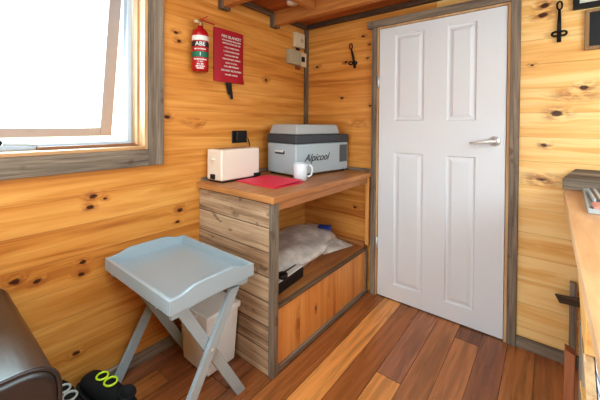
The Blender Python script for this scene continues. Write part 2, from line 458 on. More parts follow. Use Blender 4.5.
# corner strip and wall/deck strips
struct(boxo('trim_1', (0, .03, -.03, 0, .93, 2.10), M['wz_d'], bevel=.003))
struct(boxo('trim_2', (0, XR, -.035, 0, 2.10, 2.135), M['wx_d'], bevel=.003))
struct(boxo('trim_3', (0, .03, -.405, -.035, 2.10, 2.135), M['wy_d'], bevel=.003))
struct(boxo('trim_4', (0, .03, -.905, -.45, 2.10, 2.135), M['wy_d'], bevel=.003))
# loft deck + joists + nogging
struct(boxo('ceiling_loft', (0, XR, -1.5, 0, 2.136, 2.16), M['deck'], bevel=0), 'pine boards under the sleeping loft', 'ceiling')
for k, y in enumerate((-.45, -.93)):
    j = thing('ceiling_joist', ['pine loft joist nearest the back wall, above the white isolator boxes', 'pine loft joist further from the back wall, above the fire blanket'][k], 'joist', (0, y, 2.03), group='loft joists'); j['kind'] = 'structure'
    boxo('beam', (.012, XR-.01, 0, .045, 0, .105), M['joist'], j, .003)
    boxo('hanger', (0, .045, -.012, .057, -.012, .09), M['wz_d'], j, .002)
nb = boxo('ceiling_nogging', (.385, .425, -.884, -.451, 2.065, 2.135), M['beam_y'], bevel=.003); nb['kind'] = 'structure'
tag(nb, 'short timber cross piece between the two loft joists', 'timber')

# ---- window 1
w = sroot('window_1', 'open awning window with white frame, wooden reveal and weathered grey casing', 'window')
b = NB()
bx(b, 0, .022, WY1, WY1+.083, WZ0-.088, WZ1+.088)
obj('casing', b, M['wz'], w, .003)
b = NB(); bx(b, 0, .022, WY0-.088, WY1-.0005, WZ0-.088, WZ0); obj('casing', b, M['wy'], w, .003)
b = NB(); bx(b, 0, .022, WY0-.088, WY1-.0005, WZ1, WZ1+.088); obj('casing', b, M['wy'], w, .003)
b = NB(); bx(b, 0, .022, WY0-.088, WY0, WZ0+.0005, WZ1-.0005); obj('casing', b, M['wz'], w, .003)
# reveal boards
b = NB()
bx(b, -.165, .010, WY1-.018, WY1, WZ0, WZ1); bx(b, -.09, -.06, WY1-.028, WY1-.018, WZ0+.02, WZ1)
bx(b, -.165, .010, WY0, WY0+.018, WZ0, WZ1)
obj('reveal', b, M['reveal'], w, .002)
b = NB(); bx(b, -.165, .014, WY0+.018, WY1-.018, WZ0, WZ0+.016); bx(b, -.165, .010, WY0+.018, WY1-.018, WZ1-.018, WZ1)
obj('sill', b, M['reveal_y'], w, .002)
f = NB(); FX0, FX1 = -.17, -.115; a0, a1, c0, c1 = WY0+.018, WY1-.030, WZ0+.016, WZ1-.018
bx(f, FX0, FX1, a0, a1, c0, c0+.026); bx(f, FX0, FX1, a0, a1, c1-.03, c1)
bx(f, FX0, FX1, a0, a0+.022, c0+.026, c1-.03); bx(f, FX0, FX1, a1-.022, a1, c0+.026, c1-.03)
fr = obj('window_frame', f, M['alu'], w, .003)
boxo('screen_track', (-.112, -.07, -1.84, a1-.002, c0, c0+.014), M['sash_dark'], w, .001)
# sash, hinged on top and pushed out
hz = c1-.03; ang = math.atan2(.19, hz-1.20); L = math.hypot(.19, hz-1.20)
Ms = T(-.135, 0, hz) @ Matrix.Rotation(ang, 4, 'Y')
s0, s1 = a0+.024, a1-.024
b = NB()
bx(b, -.035, 0, s1-.06, s1, -L, 0, Ms); bx(b, -.035, 0, s0, s0+.06, -L, 0, Ms)
bx(b, -.035, 0, s0+.06, s1-.06, -L, -L+.045, Ms); bx(b, -.035, 0, s0+.06, s1-.06, -.045, 0, Ms)
sash = obj('sash', b, M['sash'], w, .003)
b = NB(); bx(b, -.020, -.014, s0+.06, s1-.06, -L+.045, -.045, Ms); obj('pane', b, M['glass'], sash)
# winder
lt = NB(); tube(lt, [(-.10, -1.95, c0+.034), (-.095, -1.90, c0+.03), (-.09, -1.84, c0+.022)], [.008, .007, .004], 8)
lh = obj('latch', lt, M['alu'], w, 0, True)
lt = NB(); lathe(lt, [(.004,-.006), (.011,-.005), (.012,.004), (.005,.008)], (-.092, -1.965, c0+.036), 16, 'x'); obj('knob', lt, M['iron'], lh, 0, True)

# ---- right window and rear door, unseen, added as framed openings for fill light
for (nm, fn, u0, u1, v0, v1) in (('added_window', lambda u, v: (XR+.04, u, v), -2.6, -.5, 1.15, 2.2), ('added_door', lambda u, v: (u, YB-.04, v), .5, 2.3, 0, 2.1)):
    r_ = sroot(nm, 'added white framed glazed opening letting fill light into the room from behind the viewer' if nm == 'added_door' else 'added white framed window, out of view, for fill light above the wooden bench', 'window' if nm == 'added_window' else 'door')
    b = NB(); um = (u0+u1)/2
    for (a, c, d, e) in ((u0, u1, v0, v0+.05), (u0, u1, v1-.05, v1), (u0, u0+.05, v0+.05, v1-.05), (u1-.05, u1, v0+.05, v1-.05), (um-.03, um+.03, v0+.05, v1-.05)):
        p, q = fn(a, d), fn(c, e)
        bx(b, min(p[0], q[0])-.025, max(p[0], q[0])+.025, min(p[1], q[1])-(.025 if nm == 'added_door' else 0), max(p[1], q[1])+(.025 if nm == 'added_door' else 0), p[2], q[2]) if nm == 'added_window' else bx(b, p[0], q[0], p[1]-.025, p[1]+.025, p[2], q[2])
    obj('window_frame', b, M['alu'], r_)

# ---- door 1
DX0, DX1, DZ = .698, 1.505, 1.985
d = sroot('door_1', 'white four-panel moulded door with chrome lever handle', 'door')
fy = -.016          # leaf face
b = NB()
pan = [(.815, 1.033, 1.30, 1.93), (1.165, 1.350, 1.30, 1.93), (.815, 1.033, .11, 1.085), (1.165, 1.350, .11, 1.085)]
xs = [DX0+.004, .815, 1.033, 1.165, 1.350, DX1-.004]; zs = [.008, .11, 1.085, 1.30, 1.93, DZ-.004]
for i in range(5):
    for j in range(5):
        cx, cz = (xs[i]+xs[i+1])/2, (zs[j]+zs[j+1])/2
        if any(p[0] < cx < p[1] and p[2] < cz < p[3] for p in pan): continue
        b.faces.new([b.verts.new((x, fy, z)) for x, z in ((xs[i], zs[j]), (xs[i+1], zs[j]), (xs[i+1], zs[j+1]), (xs[i], zs[j+1]))])
for (x0, x1, z0, z1) in pan:
    prof = [(0, 0), (.007, .0), (.013, .010), (.024, .010), (.045, .002), (.050, .002)]
    rings = [[b.verts.new((x, fy+dp, z)) for x, z in ((x0+e, z0+e), (x1-e, z0+e), (x1-e, z1-e), (x0+e, z1-e))] for e, dp in prof]
    for A, B in zip(rings, rings[1:]):
        for k in range(4): b.faces.new((A[k], A[(k+1) % 4], B[(k+1) % 4], B[k]))
    b.faces.new(rings[-1])
bmesh.ops.remove_doubles(b, verts=b.verts, dist=1e-5)
# edges and back of the leaf are in the wall plane
bx(b, DX0+.004, DX1-.004, -.003, -.001, .008, DZ-.004)
for (x0, x1, z0, z1) in ((DX0+.004, DX0+.005, .008, DZ-.004), (DX1-.005, DX1-.004, .008, DZ-.004)): bx(b, x0, x1, fy, -.001, z0, z1)
leaf = obj('door_leaf', b, M['white'], d)
b = NB(); bx(b, DX0-.012, DX0+.001, -.024, .0, 0, DZ+.012); bx(b, DX1-.001, DX1+.014, -.024, 0, 0, DZ+.012); bx(b, DX0+.001, DX1-.001, -.024, 0, DZ-.001, DZ+.012)
obj('door_frame', b, M['reveal'], d, .002)
boxo('casing', (DX1+.014, DX1+.060, -.034, 0, 0, DZ+.062), M['wz'], d, .003)
boxo('casing', (DX0-.050, DX0-.012, -.034, 0, 0, DZ+.012), M['wz'], d, .003)
boxo('casing', (DX0-.09, DX1+.0135, -.038, 0, DZ+.0125, DZ+.062), M['wx'], d, .003)
b = NB(); bx(b, DX0+.001, DX1-.001, -.012, 0, .001, .007); obj('threshold', b, M['black'], d)
for z in (1.55, .35):
    b = NB(); tube(b, [(DX0+.002, -.028, z), (DX0+.002, -.028, z+.09)], .006, 10); obj('hinge', b, M['chrome'], d, 0, True)
hx, hz_ = 1.445, 1.182
b = NB()
lathe(b, [(.030,-.002), (.030,-.009), (.026,-.014), (.012,-.015), (.0115,-.05), (.004,-.052)], (hx, fy, hz_), 28, 'y')
tube(b, [(hx, fy-.045, hz_), (hx-.02, fy-.05, hz_), (hx-.06, fy-.05, hz_-.006), (hx-.10, fy-.046, hz_-.014), (hx-.128, fy-.040, hz_-.014)], [.011, .012, .010, .008, .006], 12)
obj('door_handle', b, M['chrome'], d, 0, True)

# ------------------------------------------------------------------ outdoors (seen blown out through the window)
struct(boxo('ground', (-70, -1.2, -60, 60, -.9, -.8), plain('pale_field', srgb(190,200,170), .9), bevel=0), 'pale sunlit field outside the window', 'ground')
def tree(x, y, h, label):
    r_ = thing('tree', label, 'tree', (x, y, -.8), group=None)
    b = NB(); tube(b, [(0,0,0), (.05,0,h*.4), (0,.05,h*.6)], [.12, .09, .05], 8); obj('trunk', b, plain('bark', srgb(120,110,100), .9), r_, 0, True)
    b = NB()
    for _ in range(60):
        p = Vector((random.gauss(0,.28), random.gauss(0,.28), random.uniform(.35,1)))*h
        p.x *= .8; p.y *= .8; s = h*.11
        bmesh.ops.create_icosphere(b, subdivisions=1, radius=s*random.uniform(.6,1), matrix=T(*p))
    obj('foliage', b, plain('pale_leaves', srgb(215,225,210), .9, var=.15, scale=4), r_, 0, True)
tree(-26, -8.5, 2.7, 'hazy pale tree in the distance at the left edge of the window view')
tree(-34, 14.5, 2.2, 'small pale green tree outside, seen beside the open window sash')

# ------------------------------------------------------------------ storage unit with worktop
DX, WY, H = .633, -1.075, .917
cab = thing('storage_cabinet', 'open storage unit with weathered pallet-wood side and low shelf of orange boards', 'cabinet', (0, 0, 0))
b = NB(); bx(b, .002, DX-.028, WY, WY+.022, .002, H-.036); obj('end_panel', b, M['pallet'], cab, .002)
boxo('post', (DX-.028, DX+.004, WY-.004, WY+.038, .002, H-.036), M['wz'], cab, .003)
boxo('post', (DX-.028, DX+.002, -.034, -.004, .36, H-.036), M['pine_v'], cab, .002)
boxo('front_panel', (DX-.035, DX-.018, WY+.038, -.05, .03, .325), M['pine_v'], cab, .001)
boxo('bottom_rail', (DX-.030, DX-.004, WY+.038, -.036, .002, .03), M['wy'], cab, .002)
boxo('end_rail', (DX-.030, DX-.006, -.05, -.036, .03, .325), M['wz'], cab, .002)
boxo('top_rail', (DX-.030, DX-.008, WY+.038, -.036, .325, .345), M['wy_d'], cab, .002)
boxo('shelf', (.004, DX-.030, WY+.022, -.004, .325, .343), M['shelf_wood'], cab, .001)
boxo('batten', (.10, DX-.032, -.05, -.004, .343, .375), M['top_edge'], cab, .004)
boxo('rail', (.004, DX-.03, WY+.022, WY+.045, H-.09, H-.036), M['top_edge'], cab, .002)
boxo('rail', (DX-.032, DX-.012, WY+.038, -.034, H-.085, H-.036), M['top_wood'], cab, .002)

wt = thing('worktop', 'brown wooden worktop on the storage unit, carrying toaster, red folder, mug and fridge', 'worktop')
boxo('slab', (.003, DX+.018, WY-.014, -.004, H-.035, H), M['top_wood'], wt, .004)
boxo('edge_strip', (.003, DX+.018, WY-.020, WY-.0142, H-.034, H-.002), M['top_edge'], wt, .001)
boxo('upstand', (.003, .016, WY+.01, -.035, H, H+.022), M['wy'], wt, .002)
boxo('upstand', (.016, DX+.014, -.018, -.004, H, H+.022), M['wx'], wt, .002)

# toaster
t = thing('toaster', 'cream long-slot toaster with black base on the worktop by the left wall', 'toaster', (.096, -.880, H), 0)
TL, TW, TH = .157, .074, .200
b = NB(); bx(b, -TW, TW, -TL, TL, .010, TH); obj('body', b, M['cream'], t, .012, segs=3)
b = NB(); bx(b, -TW+.008, TW-.006, -TL+.01, TL-.006, .0, .0098); obj('base', b, M['black'], t, .002)
b = NB(); bx(b, -.030, .012, -TL-.006, -TL+.002, .018, .048); obj('control_panel', b, M['black'], t, .002)
b = NB(); bx(b, -.012, .006, -TL-.022, -TL+.001, .135, .150); obj('lever', b, M['cream'], t, .003)
b = NB(); bx(b, .004, .016, -TL+.03, TL-.03, TH-.001, TH+.002); bx(b, -.036, -.024, -TL+.03, TL-.03, TH-.001, TH+.002); obj('slot', b, M['sash_dark'], t)
b = NB(); bx(b, TW-.001, TW+.014, TL-.055, TL-.004, .012, .034); obj('crumb_tray', b, M['black'], t, .002)

# red folder
fo = thing('folder', 'bright red folder lying on the worktop in front of the toaster', 'folder', (.352, -.812, H), -.04)
b = NB(); bx(b, -.172, .172, -.128, .128, .0, .004); obj('back_cover', b, M['pink'], fo, .001)
b = NB()
vs = [b.verts.new(p) for p in ((-.165,-.123,.0045), (.163,-.123,.0045), (.163,.123,.016), (-.160,.123,.010), (-.165,-.123,.007), (.163,-.123,.007), (.163,.123,.019), (-.160,.123,.0125))]
for f in ((3,2,1,0), (4,5,6,7), (0,1,5,4), (1,2,6,5), (2,3,7,6), (3,0,4,7)): b.faces.new([vs[i] for i in f])
obj('front_cover', b, M['pink'], fo, .001)

# mug
mg = thing('mug', 'white ceramic mug beside the grey portable fridge', 'mug', (.452, -.637, H), 0)
mg.scale = (1.06,1.06,1.08)
b = NB(); lathe(b, [(.034,0), (.040,.004), (.043,.03), (.044,.10), (.0425,.102), (.040,.098), (.039,.02), (.034,.010)], seg=32); obj('cup', b, M['mug'], mg, 0, True)
b = NB(); dirv = Vector((.79,.61,0))
tube(b, [dirv*r_+Vector((0,0,z)) for r_, z in ((.040,.086), (.058,.090), (.070,.078), (.073,.055), (.066,.032), (.052,.022), (.040,.024))], .0062, 10)
obj('handle', b, M['mug'], mg, 0, True)

# portable fridge
fz = thing('portable_fridge', 'grey portable compressor fridge with raised lid in the corner of the worktop', 'fridge', (.388, -.605, H), -math.radians(8))
FL, FW = .555, .31     # local: +y along length, -x across
b = NB(); bx(b, -FW, 0, 0, FL, .012, .225); obj('body', b, M['f_body'], fz, .014, segs=3)
b = NB(); bx(b, -FW-.004, .004, -.004, FL+.002, .226, .285); obj('rim', b, M['f_rim'], fz, .008, segs=3)
b = NB()
lo = [(-FW+.012, .008), (-.006, .008), (-.006, .455), (-FW+.012, .455)]; hi = [(-FW+.028, .025), (-.020, .025), (-.020, .44), (-FW+.028, .44)]
A = [b.verts.new((x, y, .286)) for x, y in lo]; A2 = [b.verts.new((x+(0), y, .30)) for x, y in lo]; B = [b.verts.new((x, y, .358)) for x, y in hi]
b.faces.new(A[::-1]); b.faces.new(B)
for P, Q in ((A, A2), (A2, B)):
    for i in range(4): b.faces.new((P[i], P[(i+1) % 4], Q[(i+1) % 4], Q[i]))
obj('lid', b, M['f_lid'], fz, .012, segs=3)
b = NB()
for k in range(8): bx(b, -.001, .003, .457, .532, .085+k*.015, .094+k*.015)
bx(b, -.002, .0012, .450, .538, .075, .205); obj('vent_grille', b, M['f_vent'], fz)
b = NB(); bx(b, -.215, -.115, -.006, .004, .150, .172); obj('handle', b, M['f_rim'], fz, .004)
b = NB(); bx(b, -.205, -.125, -.014, -.002, .163, .176); obj('handle_grip', b, M['label'], fz, .003)
for x in (-FW+.03, -.03):
    for y in (.03, FL-.03):
        b = NB(); lathe(b, [(.014,0), (.014,.012)], (x, y, 0), 16); obj('foot', b, M['black'], fz)
text('lettering', 'Alpicool', .072, M['print'], fz, T(.0015, .20, .125) @ TYX, .0003, .4)

# plug on the wall and its cord
pl = thing('power_plug', 'black plug adaptor in the wall socket above the toaster', 'plug', (0, -.755, 1.185))
b = NB(); bx(b, .001, .010, -.07, .06, -.042, .042); obj('socket_plate', b, M['black'], pl, .003)
b = NB(); bx(b, .010, .040, -.055, .025, -.030, .034); obj('adaptor', b, M['black'], pl, .005)
b = NB(); tube(b, [(.025,.024,.0), (.03,.05,-.01), (.02,.075,-.05), (.015,.09,-.12), (.014,.10,-.20), (.03,.115,-.245), (.05,.10,-.262)], .0035, 8); obj('cord', b, M['black'], pl, 0, True)

# extinguisher
ex = thing('fire_extinguisher', 'red fire extinguisher with white label hanging on the left wall', 'extinguisher', (.058, -1.110, 1.582))
b = NB(); lathe(b, [(.030,0), (.044,.004), (.048,.015), (.048,.21), (.044,.235), (.030,.252), (.018,.258), (.017,.272), (.013,.275)], seg=32); cyl = obj('cylinder', b, M['red'], ex, 0, True)
b = NB(); lathe(b, [(.0484,.180), (.0488,.181), (.0488,.208), (.0484,.209)], seg=32); obj('collar', b, M['label'], ex, 0, True)
b = NB(); lathe(b, [(.0484,.145), (.0488,.146), (.0488,.172), (.0484,.173)], seg=32); obj('label_band', b, M['print'], ex, 0, True)
b = NB(); lathe(b, [(.0484,.082), (.0488,.083), (.0488,.114), (.0484,.115)], seg=32); obj('green_band', b, M['green'], ex, 0, True)
def wrap(o, r):
    for v in o.data.vertices:
        a = v.co.y/r; rr = r+v.co.x; v.co.x, v.co.y = rr*math.cos(a+PHI), rr*math.sin(a+PHI)
PHI = math.atan2(-.55, .83)
for s_, z_, sz, m_ in (('ABE', .158, .034, 'label'), ('DRY POWDER', .128, .011, 'label'), ('FIRE EXTINGUISHER', .068, .0085, 'label'), ('1  2  3', .055, .009, 'label'), ('PULL PIN', .040, .009, 'label'), ('AIM NOZZLE', .028, .009, 'label'), ('SQUEEZE', .016, .009, 'label'), ('I', .098, .026, 'label')):
    o = text('lettering', s_, sz, M[m_], ex, T(.0006, 0, z_) @ TYX, .0006); wrap(o, .0488)
b = NB(); lathe(b, [(.014,.272), (.016,.276), (.016,.292), (.010,.296)], seg=20); bx(b, -.006, .006, -.012, .012, .290, .310); obj('valve', b, M['brass'], ex, 0)
b = NB(); bar(b, (0,-.005,.312), (.02,.085,.300), .016, .005); bar(b, (0,-.005,.306), (.0,.05,.345), .014, .004); obj('lever', b, M['red'], ex, .001)
b = NB(); tube(b, [(0,0,.290), (.01,-.025,.292), (.012,-.045,.290)], [.008,.008,.010], 12); obj('nozzle', b, M['sock'], ex, 0, True)
b = NB(); bx(b, -.056, -.046, -.012, .012, .06, .26); bx(b, -.05, -.01, -.010, .010, .250, .256); obj('bracket', b, M['iron'], ex)

# fire blanket pouch
fb = thing('fire_blanket', 'red fire blanket pouch with white printing and black pull tabs on the wall', 'fire blanket', (.004, -.855, 1.55))
b = NB(); N = 8
def pouch(u, v):   # u across 0..1 (y), v up 0..1
    th = .016*min(1, 6*min(u, 1-u))*(.55+.45*math.sin(PI*min(1, max(0, 1-v))*.9+.2))
    return th
g = [[b.verts.new((.004+pouch(i/N, j/N), -.122+.244*(i/N)*(.96 if 0 else 1)+(.012 if j == 0 else 0)*(i/N), (.345)*(j/N))) for j in range(N+1)] for i in range(N+1)]
for i in range(N):
    for j in range(N): b.faces.new((g[i][j], g[i+1][j], g[i+1][j+1], g[i][j+1]))
bx(b, 0, .004, -.122, .122, .0, .345)
obj('pouch', b, M['redcloth'], fb, 0, True)
for s_, z_, sz in (('FIRE BLANKET', .296, .026), ('FOR FIGHTING SMALL FIRES', .272, .0125), ('INSTRUCTIONS FOR USE', .252, .0135), ('1. PULL TAPES DOWN', .225, .013), ('2. HOLD OVER HANDS', .200, .013), ('3. PLACE OVER FIRE', .175, .013), ('TURN OFF HEAT SOURCE', .150, .013), ('LEAVE TO COOL', .125, .013), ('CALL FIRE BRIGADE', .102, .014), ('DO NOT MOVE PAN', .075, .018), ('KITCHEN  GARAGE', .048, .012)):
    text('lettering', s_, sz, M['label'], fb, T(.0225, 0.005, z_) @ TYX, .0005)
b = NB()
for s_ in (-1, 1): bar(b, (.010, s_*.014-.01, .0), (.012+.003*s_, s_*.008+.008, -.095-.015*s_), .022, .003, (1,0,0))
obj('pull_tabs', b, M['black'], fb, .001)

# isolator boxes in the corner
eb = thing('smoke_alarm', 'upper small ivory box on the wall in the corner', 'wall box', (0, -.125, 1.985))
b = NB(); bx(b, .002, .035, -.062, .062, -.062, .062); obj('case', b, M['sock'], eb, .005)
b = NB(); lathe(b, [(.018,.034), (.018,.037), (.006,.038)], (0,.02,.0), 20, 'x'); obj('button', b, M['sockgrey'], eb)
b = NB(); bx(b, .004, .012, -.02, .02, -.082, -.062); obj('conduit', b, M['iron'], eb)
sw = thing('isolator_switch', 'lower grey switch box with dark rocker under the ivory box', 'switch', (0, -.155, 1.830))
b = NB(); bx(b, .002, .045, -.115, .035, -.06, .06); obj('case', b, M['sockgrey'], sw, .004)
b = NB(); bx(b, .002, .028, .035, .125, -.06, .06); obj('side_case', b, M['sock'], sw, .003)
b = NB(); bx(b, .028, .034, .055, .095, -.020, .022); obj('rocker', b, M['black'], sw, .001)
b = NB(); bx(b, .003, .02, .0, .05, -.09, -.06); obj('gland', b, M['redwood'], sw)

# deck spot light
dl = thing('spotlight', 'small round white spotlight under the loft boards', 'light fitting', (.275, -.52, 2.136))
b = NB(); lathe(b, [(.040,0), (.042,-.006), (.036,-.024), (.020,-.026)], seg=24); obj('housing', b, M['foil'], dl, 0, True)
b = NB(); lathe(b, [(.019,-.0262), (.017,-.029)], seg=20); obj('lens', b, M['chrome'], dl, 0, True)

# coat hooks
def hook(loc, label, tilt, h, rz):
    r_ = thing('coat_hook', label, 'hook', loc, rz, 'black iron coat hooks on the back wall')
    b = NB()
    loop = [(.011*math.cos(a)+math.sin(tilt)*h*.5, -.010, h*.5-.018+.022*math.sin(a)) for a in [2*PI*k/16 for k in range(16)]]
    tube(b, loop, .0042, 8, closed=True)
    tube(b, [(math.sin(tilt)*h*.42, -.010, h*.5-.038), (0, -.010, 0), (-math.sin(tilt)*h*.5, -.012, -h*.5)], [.006, .009, .010], 10)
    obj('back_plate', b, M['iron'], r_, 0, True)
    for s_ in (-1, 1):
        b = NB()
        tube(b, [(s_*(.016+.015*math.cos(a)), -.022-.012*math.sin(a), -h*.30+.009*math.sin(a)) for a in [2*PI*k/14 for k in range(14)]], .0055, 8, closed=True)
        obj('prong', b, M['iron'], r_, 0, True)
    return r_
hook((1.735, -.002, 1.838), 'black iron coat hook on the pine wall right of the door', 0, .215, 0)
hook((.470, -.002, 1.815), 'black iron coat hook on the pine wall left of the door', -.18, .19, .5)

# pictures
p1 = thing('picture_frame', 'black framed picture with cream mount at the top right of the wall', 'picture', (1.790, -.001, 1.889))
b = NB(); bx(b, 0, .62, -.02, 0, 0, .028); bx(b, 0, .62, -.02, 0, .372, .40); bx(b, 0, .026, -.02, 0, .028, .372); bx(b, .594, .62, -.02, 0, .028, .372); obj('frame', b, M['black'], p1, .002)
boxo('mount', (.026, .594, -.010, -.002, .028, .372), M['mat_cream'], p1, 0)
p2 = thing('blackboard', 'small blackboard in a pale wooden frame hanging below the black framed picture', 'blackboard', (1.838, -.001, 1.672))
b = NB(); bx(b, 0, .42, -.018, 0, 0, .018); bx(b, 0, .42, -.018, 0, .192, .208); bx(b, 0, .018, -.018, 0, .018, .192); bx(b, .402, .42, -.018, 0, .018, .192); obj('frame', b, M['paleframe'], p2, .002)
boxo('panel', (.018, .402, -.010, -.002, .018, .192), M['board'], p2, 0)

# ------------------------------------------------------------------ tray table
tt = thing('tray_table', 'grey-blue painted folding butler tray table standing by the left wall', 'table', (.325, -1.403, 0))
HX, HY, ZT, ZB = .298, .208, .640, .568       # half sizes of the tray
b = NB(); bx(b, -HX+.015, HX-.015, -HY+.015, HY-.015, ZB+.008, ZB+.016); obj('tray_base', b, M['table'], tt, .001)
def wall_poly(half, raise_):
    n = 24; top = []
    for k in range(n+1):
        s_ = -half+2*half*k/n; u = abs(s_)/half
        bumpv = raise_*(1/(1+math.exp((u-.62)*16)))
        top.append((s_, ZT-.016+bumpv if raise_ else ZT-.016))
    return [(-half, ZB), (half, ZB)] + top[::-1]
for s_ in (-1, 1):   # long sides (along x): raised centre like handles? short sides carry the curve
    b = NB(); prism(b, wall_poly(HX-.015, 0), 'y', s_*HY, s_*(HY-.015)); obj('tray_side', b, M['table'], tt, .0015)
for s_ in (-1, 1):
    b = NB(); prism(b, wall_poly(HY, .022), 'x', s_*HX, s_*(HX-.015)); obj('tray_end', b, M['table'], tt, .0015)
# apron under the tray with arched lower edge
for s_ in (-1, 1):
    b = NB(); n = 20
    pts = [(-HY+.02, ZB-.001), (HY-.02, ZB-.001), (HY-.02, ZB-.032)]+[((HY-.06)*math.cos(PI*k/n), ZB-.032+.020*math.sin(PI*k/n)) for k in range(n+1)]+[(-HY+.02, ZB-.032)]
    prism(b, pts, 'x', s_*(HX-.02), s_*(HX-.038)); obj('apron', b, M['table'], tt, .001)
def leg(x, y0, y1, z1):
    b = NB(); w_ = .022
    k = (y1-y0)/z1; e = w_*math.sqrt(1+k*k)
    zt = z1
    prism(b, [(y0-e, 0), (y0+e, 0), (y1+e, zt), (y1-e, zt)], 'x', x-.010, x+.010)
    return obj('leg', b, M['table'], tt, .002)
zl = ZB-.002
leg(.268-.010, -.185, .125, ZB-.034); leg(.245-.010, .185, -.125, ZB-.034)
leg(-.265, -.175, .125, ZB-.034); leg(-.222, .185, -.125, ZB-.034)
for (x, y) in ((.263, .150),):
    pass
b = NB(); bar(b, (-.255, -.14, ZB-.030), (.255, -.14, ZB-.030), .03, .018); obj('rail', b, M['table'], tt, .002)
b = NB(); bar(b, (-.255, .14, ZB-.030), (.255, .14, ZB-.030), .03, .018); obj('rail', b, M['table'], tt, .002)
for x, in ((.270,), (-.212,)):
    b = NB(); zc = (ZB-.034)*.185/(.310); lathe(b, [(.007,0), (.007,.004), (.003,.005)], (x-.001, 0, zc), 14, 'x'); obj('bolt', b, M['chrome'], tt)

# white bin behind the table
bn = thing('waste_bin', 'white plastic bin with overhanging lid between tray table and storage unit', 'bin', (.270, -1.188, 0))
b = NB()
lo = [(-.115,-.085), (.108,-.085), (.108,.085), (-.115,.085)]; hi = [(-.13,-.10), (.122,-.10), (.122,.10), (-.13,.10)]
A = [b.verts.new((x, y, .004)) for x, y in lo]; B = [b.verts.new((x, y, .285)) for x, y in hi]
b.faces.new(A[::-1]); b.faces.new(B)
for i in range(4): b.faces.new((A[i], A[(i+1) % 4], B[(i+1) % 4], B[i]))
obj('body', b, M['bin'], bn, .008, segs=3)
b = NB(); bx(b, -.142, .134, -.108, .108, .286, .322); obj('lid', b, M['bin'], bn, .010, segs=3)
b = NB(); bx(b, -.05, .05, -.1145, -.108, .292, .310); obj('lid_handle', b, M['bin'], bn, .003)

# ------------------------------------------------------------------ shelf contents
bg = thing('plastic_bag', 'crumpled milky plastic bag holding a pale parcel on the low shelf', 'bag', (.25, -.47, .3435))
def blob(nm, mat, rx, ry, rz_, cx, cy, seed, rough=.25, par=bg, sub=2, rot=0):
    rnd = random.Random(seed); b = NB(); bmesh.ops.create_icosphere(b, subdivisions=4, radius=1)
    dirs = [(Vector((rnd.uniform(-1,1), rnd.uniform(-1,1), rnd.uniform(-1,1))).normalized(), rnd.uniform(2,7), rnd.uniform(0,6)) for _ in range(9)]
    rid = [(Vector((rnd.uniform(-1,1), rnd.uniform(-1,1), rnd.uniform(-.4,.4))).normalized(), rnd.uniform(6,13), rnd.uniform(0,6)) for _ in range(5)]
    for v in b.verts:
        n_ = v.co.normalized(); k = 1+sum(math.sin(d_.dot(n_)*f_+p_) for d_, f_, p_ in dirs)/9*rough*2 - sum((1-abs(math.sin(d_.dot(n_)*f_+p_)))**3 for d_, f_, p_ in rid)*.045
        p = n_*k
        sx = math.copysign(abs(p.x)**.75, p.x); sy = math.copysign(abs(p.y)**.75, p.y)
        z = max(p.z, -.55)
        v.co = Vector((sx*rx*math.cos(rot)-sy*ry*math.sin(rot)+cx, sx*rx*math.sin(rot)+sy*ry*math.cos(rot)+cy, (z+.55)*rz_))
    return obj(nm, b, mat, par, 0, True)
blob('bag_film', M['film'], .235, .40, .095, .02, -.05, 5, .34)
b = NB(); rr = random.Random(4)      # gathered open end of the bag, a pointed crumpled flap on the shelf
tip = Vector((.285, .40, .004)); A = []
for k in range(13):
    a = k/12; base = Vector((.20-.22*a, .10+.26*a, .004+.065*math.sin(PI*a)))
    A.append([b.verts.new(base.lerp(tip, t_)+Vector((0, 0, (.016 if k % 2 else -.002)*math.sin(PI*min(1, t_*1.1))*(0 < k < 12)))) for t_ in (0, .2, .4, .6, .8, .97)])
for P, Q in zip(A, A[1:]):
    for i in range(5): b.faces.new((P[i], P[i+1], Q[i+1], Q[i]))
obj('bag_mouth', b, M['film'], bg, 0, True)
blob('parcel', M['trans'], .15, .27, .055, -.02, .0, 8, .15)
b = NB(); tube(b, [(.02,.20,.125), (.05,.24,.13), (.03,.27,.12), (-.02,.25,.125)], .006, 8); obj('bag_tie', b, M['redwood'], bg, 0, True)
bl = thing('blue_packet', 'blue printed packet at the back of the low shelf beside the plastic bag', 'packet', (.325, -.165, .425), .3)
b = NB(); bx(b, -.05, .05, -.03, .03, 0, .055); obj('packet', b, M['blue'], bl, .006)
b = NB(); bx(b, -.16, -.0505, -.035, .03, 0, .05); obj('wrapper', b, M['trans'], bl, .008)
bk = thing('storage_tin', 'black box with a pale lid edge at the near end of the low shelf', 'box', (.50, -.83, .3435), .10)
b = NB(); bx(b, -.020, .045, -.13, .13, 0, .062); obj('box', b, M['black'], bk, .006)
b = NB(); bx(b, .004, .043, -.128, .128, .0625, .070); obj('lid', b, M['label'], bk, .003)
b = NB(); lathe(b, [(.028,0), (.030,.004), (.030,.02), (.024,.024), (.010,.024)], (0,0,0), 24)
jr = obj('jar_lid', b, M['black'], None, 0, True); jr.location = (.535, -.895, .4145); tag(jr, 'round black lid behind the black box on the low shelf', 'lid')
b = NB()

